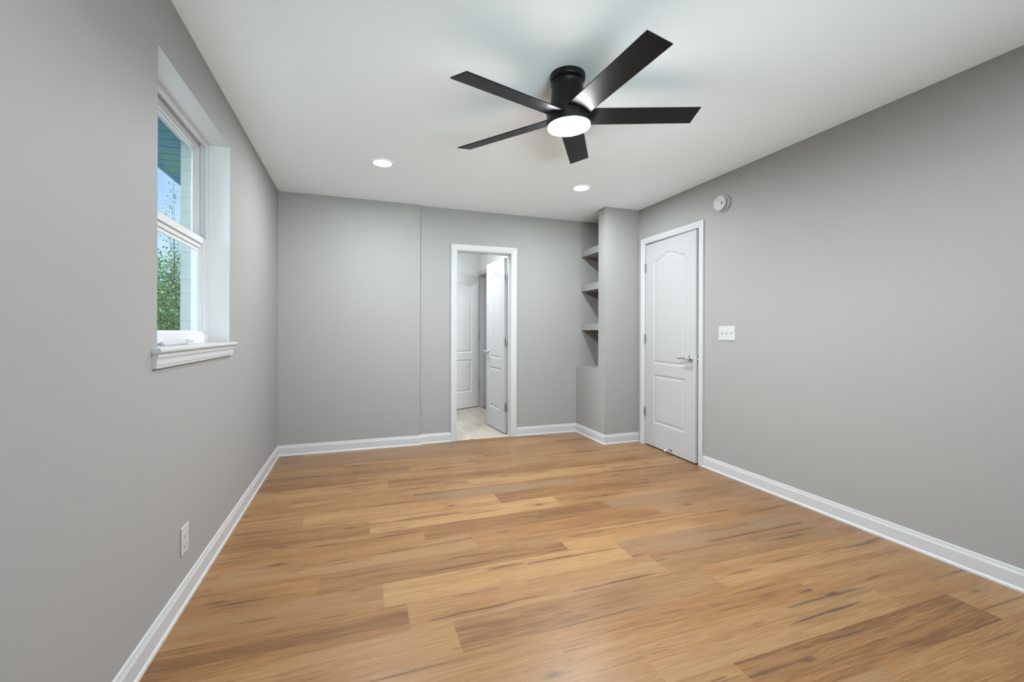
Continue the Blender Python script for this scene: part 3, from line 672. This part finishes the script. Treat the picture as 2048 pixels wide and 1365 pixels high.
wr.add([e+Vector((0, 0, 0.001)), e+dv+Vector((0, 0, 0.001)), e+dv+du*0.28+Vector((0, 0, 0.012)), e+du*0.30+Vector((0.002, 0, 0.010)),
        e+Vector((0, 0, 0.021)), e+dv+Vector((0, 0, 0.019)), e+dv+du*0.26+Vector((0, 0, 0.024)), e+du*0.29+Vector((0.002, 0, 0.020))],
       [(0,1,2,3), (4,5,6,7), (0,1,5,4), (1,2,6,5), (2,3,7,6), (3,0,4,7)], 0)
wrp = wr.build('wrapper_end', 'plastic', pk, bevel=0.002); wrp['label'] = 'crumpled clear wrapper end'

# ------------------------------------------------------------------ outlet, switch plate, smoke detector
ol = thing('wall_outlet', 'white duplex outlet low on the left wall above the baseboard', 'outlet', (XL, 2.203, 0.270))
MB().box((XL, 2.163, 0.212), (XL+0.0055, 2.243, 0.328)).build('cover_plate', 'plastic', ol, bevel=0.0025)
for zc in (0.2505, 0.2895):
    s = MB().lathe([(0.0165, 0), (0.0165, 0.0015), (0.015, 0.002)], (XL+0.0055, 2.203, zc), (1, 0, 0), 28).build('receptacle', 'plastic', ol)
    sl = MB()
    for dy, hh in ((-0.0063, 0.008), (0.0063, 0.0065)): sl.box((XL+0.0073, 2.203+dy-0.0011, zc+0.002-hh/2+0.002), (XL+0.0078, 2.203+dy+0.0011, zc+0.002+hh/2+0.002))
    sl.lathe([(0.0025, 0), (0.0025, 0.0005)], (XL+0.0073, 2.203, zc-0.008), (1, 0, 0), 14)
    q2 = sl.build('slots', 'slot', s); q2['label'] = 'dark socket slots'
MB().lathe([(0.003, 0), (0.003, 0.0008), (0.002, 0.0014)], (XL+0.0055, 2.203, 0.270), (1, 0, 0), 14).build('screw', 'nickel', ol)

sw = thing('switch_plate', 'white triple toggle switch plate on the right wall by the door', 'light switch', (XR, 2.733, 1.146))
MB().box((XR-0.006, 2.650, 1.088), (XR, 2.816, 1.204)).build('cover_plate', 'plastic', sw, bevel=0.003)
for i in range(3):
    yc = 2.733+(i-1)*0.046
    s = MB().box((XR-0.0066, yc-0.005, 1.134), (XR-0.0058, yc+0.005, 1.158)).build('toggle_slot', 'greyslot', sw); s['label'] = 'grey toggle slot'
    tg = MB(); tg.obox((XR-0.0175, yc-0.0042, 1.150), (0.011, 0, -0.010), (0, 0.0084, 0), (0.003, 0, 0.007)); tg.build('toggle', 'plastic', sw, bevel=0.001)
    for dz in (-0.0302, 0.0302): MB().lathe([(0.0026, 0), (0.0026, 0.0008), (0.0018, 0.0012)], (XR-0.006, yc, 1.146+dz), (-1, 0, 0), 12).build('screw', 'plastic', sw)

sd = thing('smoke_detector', 'round white smoke detector high on the right wall above the door', 'smoke detector', (XR, 2.782, 2.202))
sc = (XR, 2.782, 2.202)
MB().lathe([(0.072, 0), (0.072, 0.010), (0.069, 0.014), (0.060, 0.015)], sc, (-1, 0, 0), 56).build('mounting_base', 'detector', sd)
gv = MB().lathe([(0.0600, 0.013), (0.0600, 0.025)], sc, (-1, 0, 0), 56).build('vent_gap', 'slot', sd); gv['label'] = 'dark vent gap around the rim'
body = MB().lathe([(0.063, 0.0235), (0.0640, 0.0255), (0.0635, 0.036), (0.0600, 0.041), (0.050, 0.043), (0.020, 0.044)], sc, (-1, 0, 0), 56).build('detector_body', 'detector', sd)
b1 = MB().box((sc[0]-0.0448, 2.744, 2.186), (sc[0]-0.0430, 2.756, 2.208)).build('test_button', 'slot', body, bevel=0.0008); b1['label'] = 'dark rectangular button'
b2 = MB().lathe([(0.004, 0), (0.004, 0.0008)], (sc[0]-0.0438, 2.785, 2.224), (-1, 0, 0), 12).build('indicator_light', 'slot', body); b2['label'] = 'small dark dot'

# ------------------------------------------------------------------ recessed downlights
def downlight(loc, lab):
    t = thing('recessed_downlight', lab, 'ceiling light', loc, 'recessed lights in the ceiling')
    MB().lathe([(0.086, 0), (0.086, -0.0025), (0.083, -0.0045), (0.071, -0.0060), (0.068, -0.0050), (0.068, 0)][::-1], loc, (0, 0, 1), 56, cap=False).build('trim_ring', 'ring', t)
    MB().lathe([(0.0005, -0.0060), (0.040, -0.0058), (0.0675, -0.0050), (0.0675, -0.001)], loc, (0, 0, 1), 56, cap=False).build('lens', 'lens', t)
    area_light('ceiling_disk_light', (0, 0, -0.0085), P_DOWN, 0.066, t, LAMP)
    return t
downlight((0.175, 3.476, H), 'lit recessed ceiling light nearer the window wall')
downlight((1.878, 3.470, H), 'lit recessed ceiling light nearer the shelf niche')

# ------------------------------------------------------------------ ceiling fan
FC = Vector((1.006, 1.995, 2.244)); FU = Vector((-0.06125, -0.01948, 0.99793)).normalized()
EX = (Vector((1, 0, 0))-FU*FU.x).normalized(); EY = FU.cross(EX)
fan = thing('ceiling_fan', 'black five-blade flush-mount ceiling fan with a lit round lamp', 'ceiling fan', (FC.x-0.0, FC.y, H))
MB().lathe([(0.088, 0.001), (0.088, -0.020), (0.086, -0.026), (0.080, -0.030), (0.060, -0.031)], (FC.x-0.0135, FC.y-0.016, H), (0, 0, 1), 64, cap=False).build('canopy', 'black', fan)
MB().lathe([(0.080, 0.186), (0.082, 0.172), (0.083, 0.166), (0.083, 0.160), (0.079, 0.157), (0.0785, 0.145), (0.083, 0.100), (0.090, 0.055), (0.0945, 0.036), (0.090, 0.028)], FC, FU, 64).build('motor_housing', 'black', fan)
MB().lathe([(0.090, 0.034), (0.105, 0.034), (0.1095, 0.031), (0.1105, 0.026), (0.1110, -0.041), (0.1100, -0.044), (0.104, -0.045)], FC, FU, 72).build('light_housing', 'black', fan)
MB().lathe([(0.1060, -0.044), (0.1065, -0.052), (0.1050, -0.056), (0.098, -0.059), (0.070, -0.0615), (0.0005, -0.0625)], FC, FU, 72, cap=False).build('light_diffuser', 'diffuser', fan)
PITCH = 0.2191
for k in range(5):
    a = 1.625+PI+2*PI/5*k
    d = EX*math.cos(a)+EY*math.sin(a); nn = -EX*math.sin(a)+EY*math.cos(a)
    v = nn*math.cos(PITCH)-FU*math.sin(PITCH); t = d.cross(v)
    bl = MB(); hw, th = 0.0613, 0.0055
    bl.obox(FC+d*0.085-v*hw-t*th/2, d*(0.668-0.085), v*2*hw, t*th)
    b = bl.build('fan_blade', 'blade', fan, bevel=0.0015)

fl = area_light('fan_lamp', FC-FU*0.0645, P_FAN, 0.100, None, LAMP)
fl.rotation_euler = FU.to_track_quat('Z', 'Y').to_euler(); put(fl, fan)

# ------------------------------------------------------------------ outside the window
ev = MB(); y = -1.0
while y < 8.0:
    ev.box((-1.236, y, 2.250), (XL-0.235, y+0.114, 2.264)); y += 0.122
ev.box((-1.236, -1.0, 2.2645), (XL-0.235, 8.0, 2.285)); ev.box((-1.262, -1.0, 2.244), (-1.236, 8.0, 2.42))
struct(ev.build('eave', 'soffit'), 'weathered dark teal board eave above the window outside', 'eave')
struct(MB().box((-40, -30, -0.75), (XL-0.235, 60, -0.6)).build('ground', 'grass'), 'lawn outside the window', 'ground')
M['concrete'] = mat('bounce_concrete', (0.66, 0.66, 0.66), 0.85, bump=(60, 0.3))
struct(MB().box((-4.2, -4.0, -0.6), (XL-0.235, 10.0, -0.56)).build('bounce_slab', 'concrete'), 'unseen pale slab added outside the window to bounce light up', 'bounce_slab')  # added out of view to reflect sunlight up into the window head
def tree(loc, crown, rad, n, leafkey, lab, twigs=(), size=0.032):
    rnd = random.Random(int(abs(loc[0]*97+loc[1]*13)))
    t = thing('leafy_tree', lab, 'tree', loc, 'trees outside the window')
    tr = MB(); L0 = Vector(loc); C0 = Vector(crown)
    tube(tr, [L0, L0+(C0-L0)*0.4+Vector((0.06, 0.02, 0)), L0+(C0-L0)*0.8, C0+Vector((0, 0, rad*0.5))], [0.14, 0.10, 0.05, 0.008], 10)
    tips = []
    for i in range(16):
        th = 2*PI*i/16*2.4; ph = -0.5+1.7*i/16
        q = C0+Vector((math.cos(th)*math.cos(ph), math.sin(th)*math.cos(ph), math.sin(ph)))*rad*0.85
        s = C0-(C0-L0)*0.25+Vector((0, 0, 0.4*i/16)); tube(tr, [s, s.lerp(q, 0.5)+Vector((0, 0, 0.12)), q], [0.028, 0.016, 0.006], 6); tips.append(q)
    for tw in twigs:
        q = Vector(tw); s = C0+Vector((0, 0, rad*0.3)); tube(tr, [s, s.lerp(q, 0.6)+Vector((0, 0, 0.1)), q], [0.008, 0.004, 0.0015], 6)
    tr.build('trunk', 'bark', t)
    lf = MB()
    def leaf(p, k=1.0):
        a = Vector((rnd.gauss(0, 1), rnd.gauss(0, 1), rnd.gauss(0, 0.6))).normalized(); b = a.orthogonal().normalized()
        b = (b*math.cos(rnd.random()*6.28)+a.cross(b)*math.sin(rnd.random()*6.28)); s = k*size*rnd.uniform(0.6, 1.3)
        lf.add([p-a*s, p-a*s*0.1+b*s*0.45, p+a*s, p-a*s*0.1-b*s*0.45], [(0, 1, 2, 3)])
    clumps = [C0+Vector((rnd.gauss(0, 1), rnd.gauss(0, 1), rnd.gauss(0, 1))).normalized()*rad*rnd.uniform(0.25, 1.0) for _ in range(95)]
    for i in range(n):
        c = rnd.choice(clumps); leaf(c+Vector((rnd.gauss(0, 1), rnd.gauss(0, 1), rnd.gauss(0, 0.8)))*rad*0.17)
    for tw in twigs:
        s0 = C0+Vector((0, 0, rad*0.3))
        for i in range(60):
            p = s0.lerp(Vector(tw), rnd.uniform(0.55, 1.03)); leaf(p+Vector((rnd.gauss(0, 1), rnd.gauss(0, 1), rnd.gauss(0, 1)))*0.06, 0.75)
    lf.build('foliage', leafkey, t); return t
tree((-3.75, 10.6, -0.6), (-3.45, 10.5, 1.45), 1.5, 32000, 'leaf', 'leafy green tree nearest beyond the window, its twigs above the sash rail', twigs=((-3.38, 10.1, 3.75), (-3.28, 9.9, 4.05), (-3.5, 10.2, 3.5), (-3.2, 10.0, 3.35)))
tree((-7.6, 14.0, -0.6), (-7.5, 14.0, 1.9), 1.9, 6000, 'leaf_b', 'bushy blue-green tree farther off to the left beyond the window')
tree((-6.2, 19.5, -0.6), (-6.2, 19.5, 1.6), 2.0, 5000, 'leaf_b', 'blue-green tree farthest away behind the nearest tree')
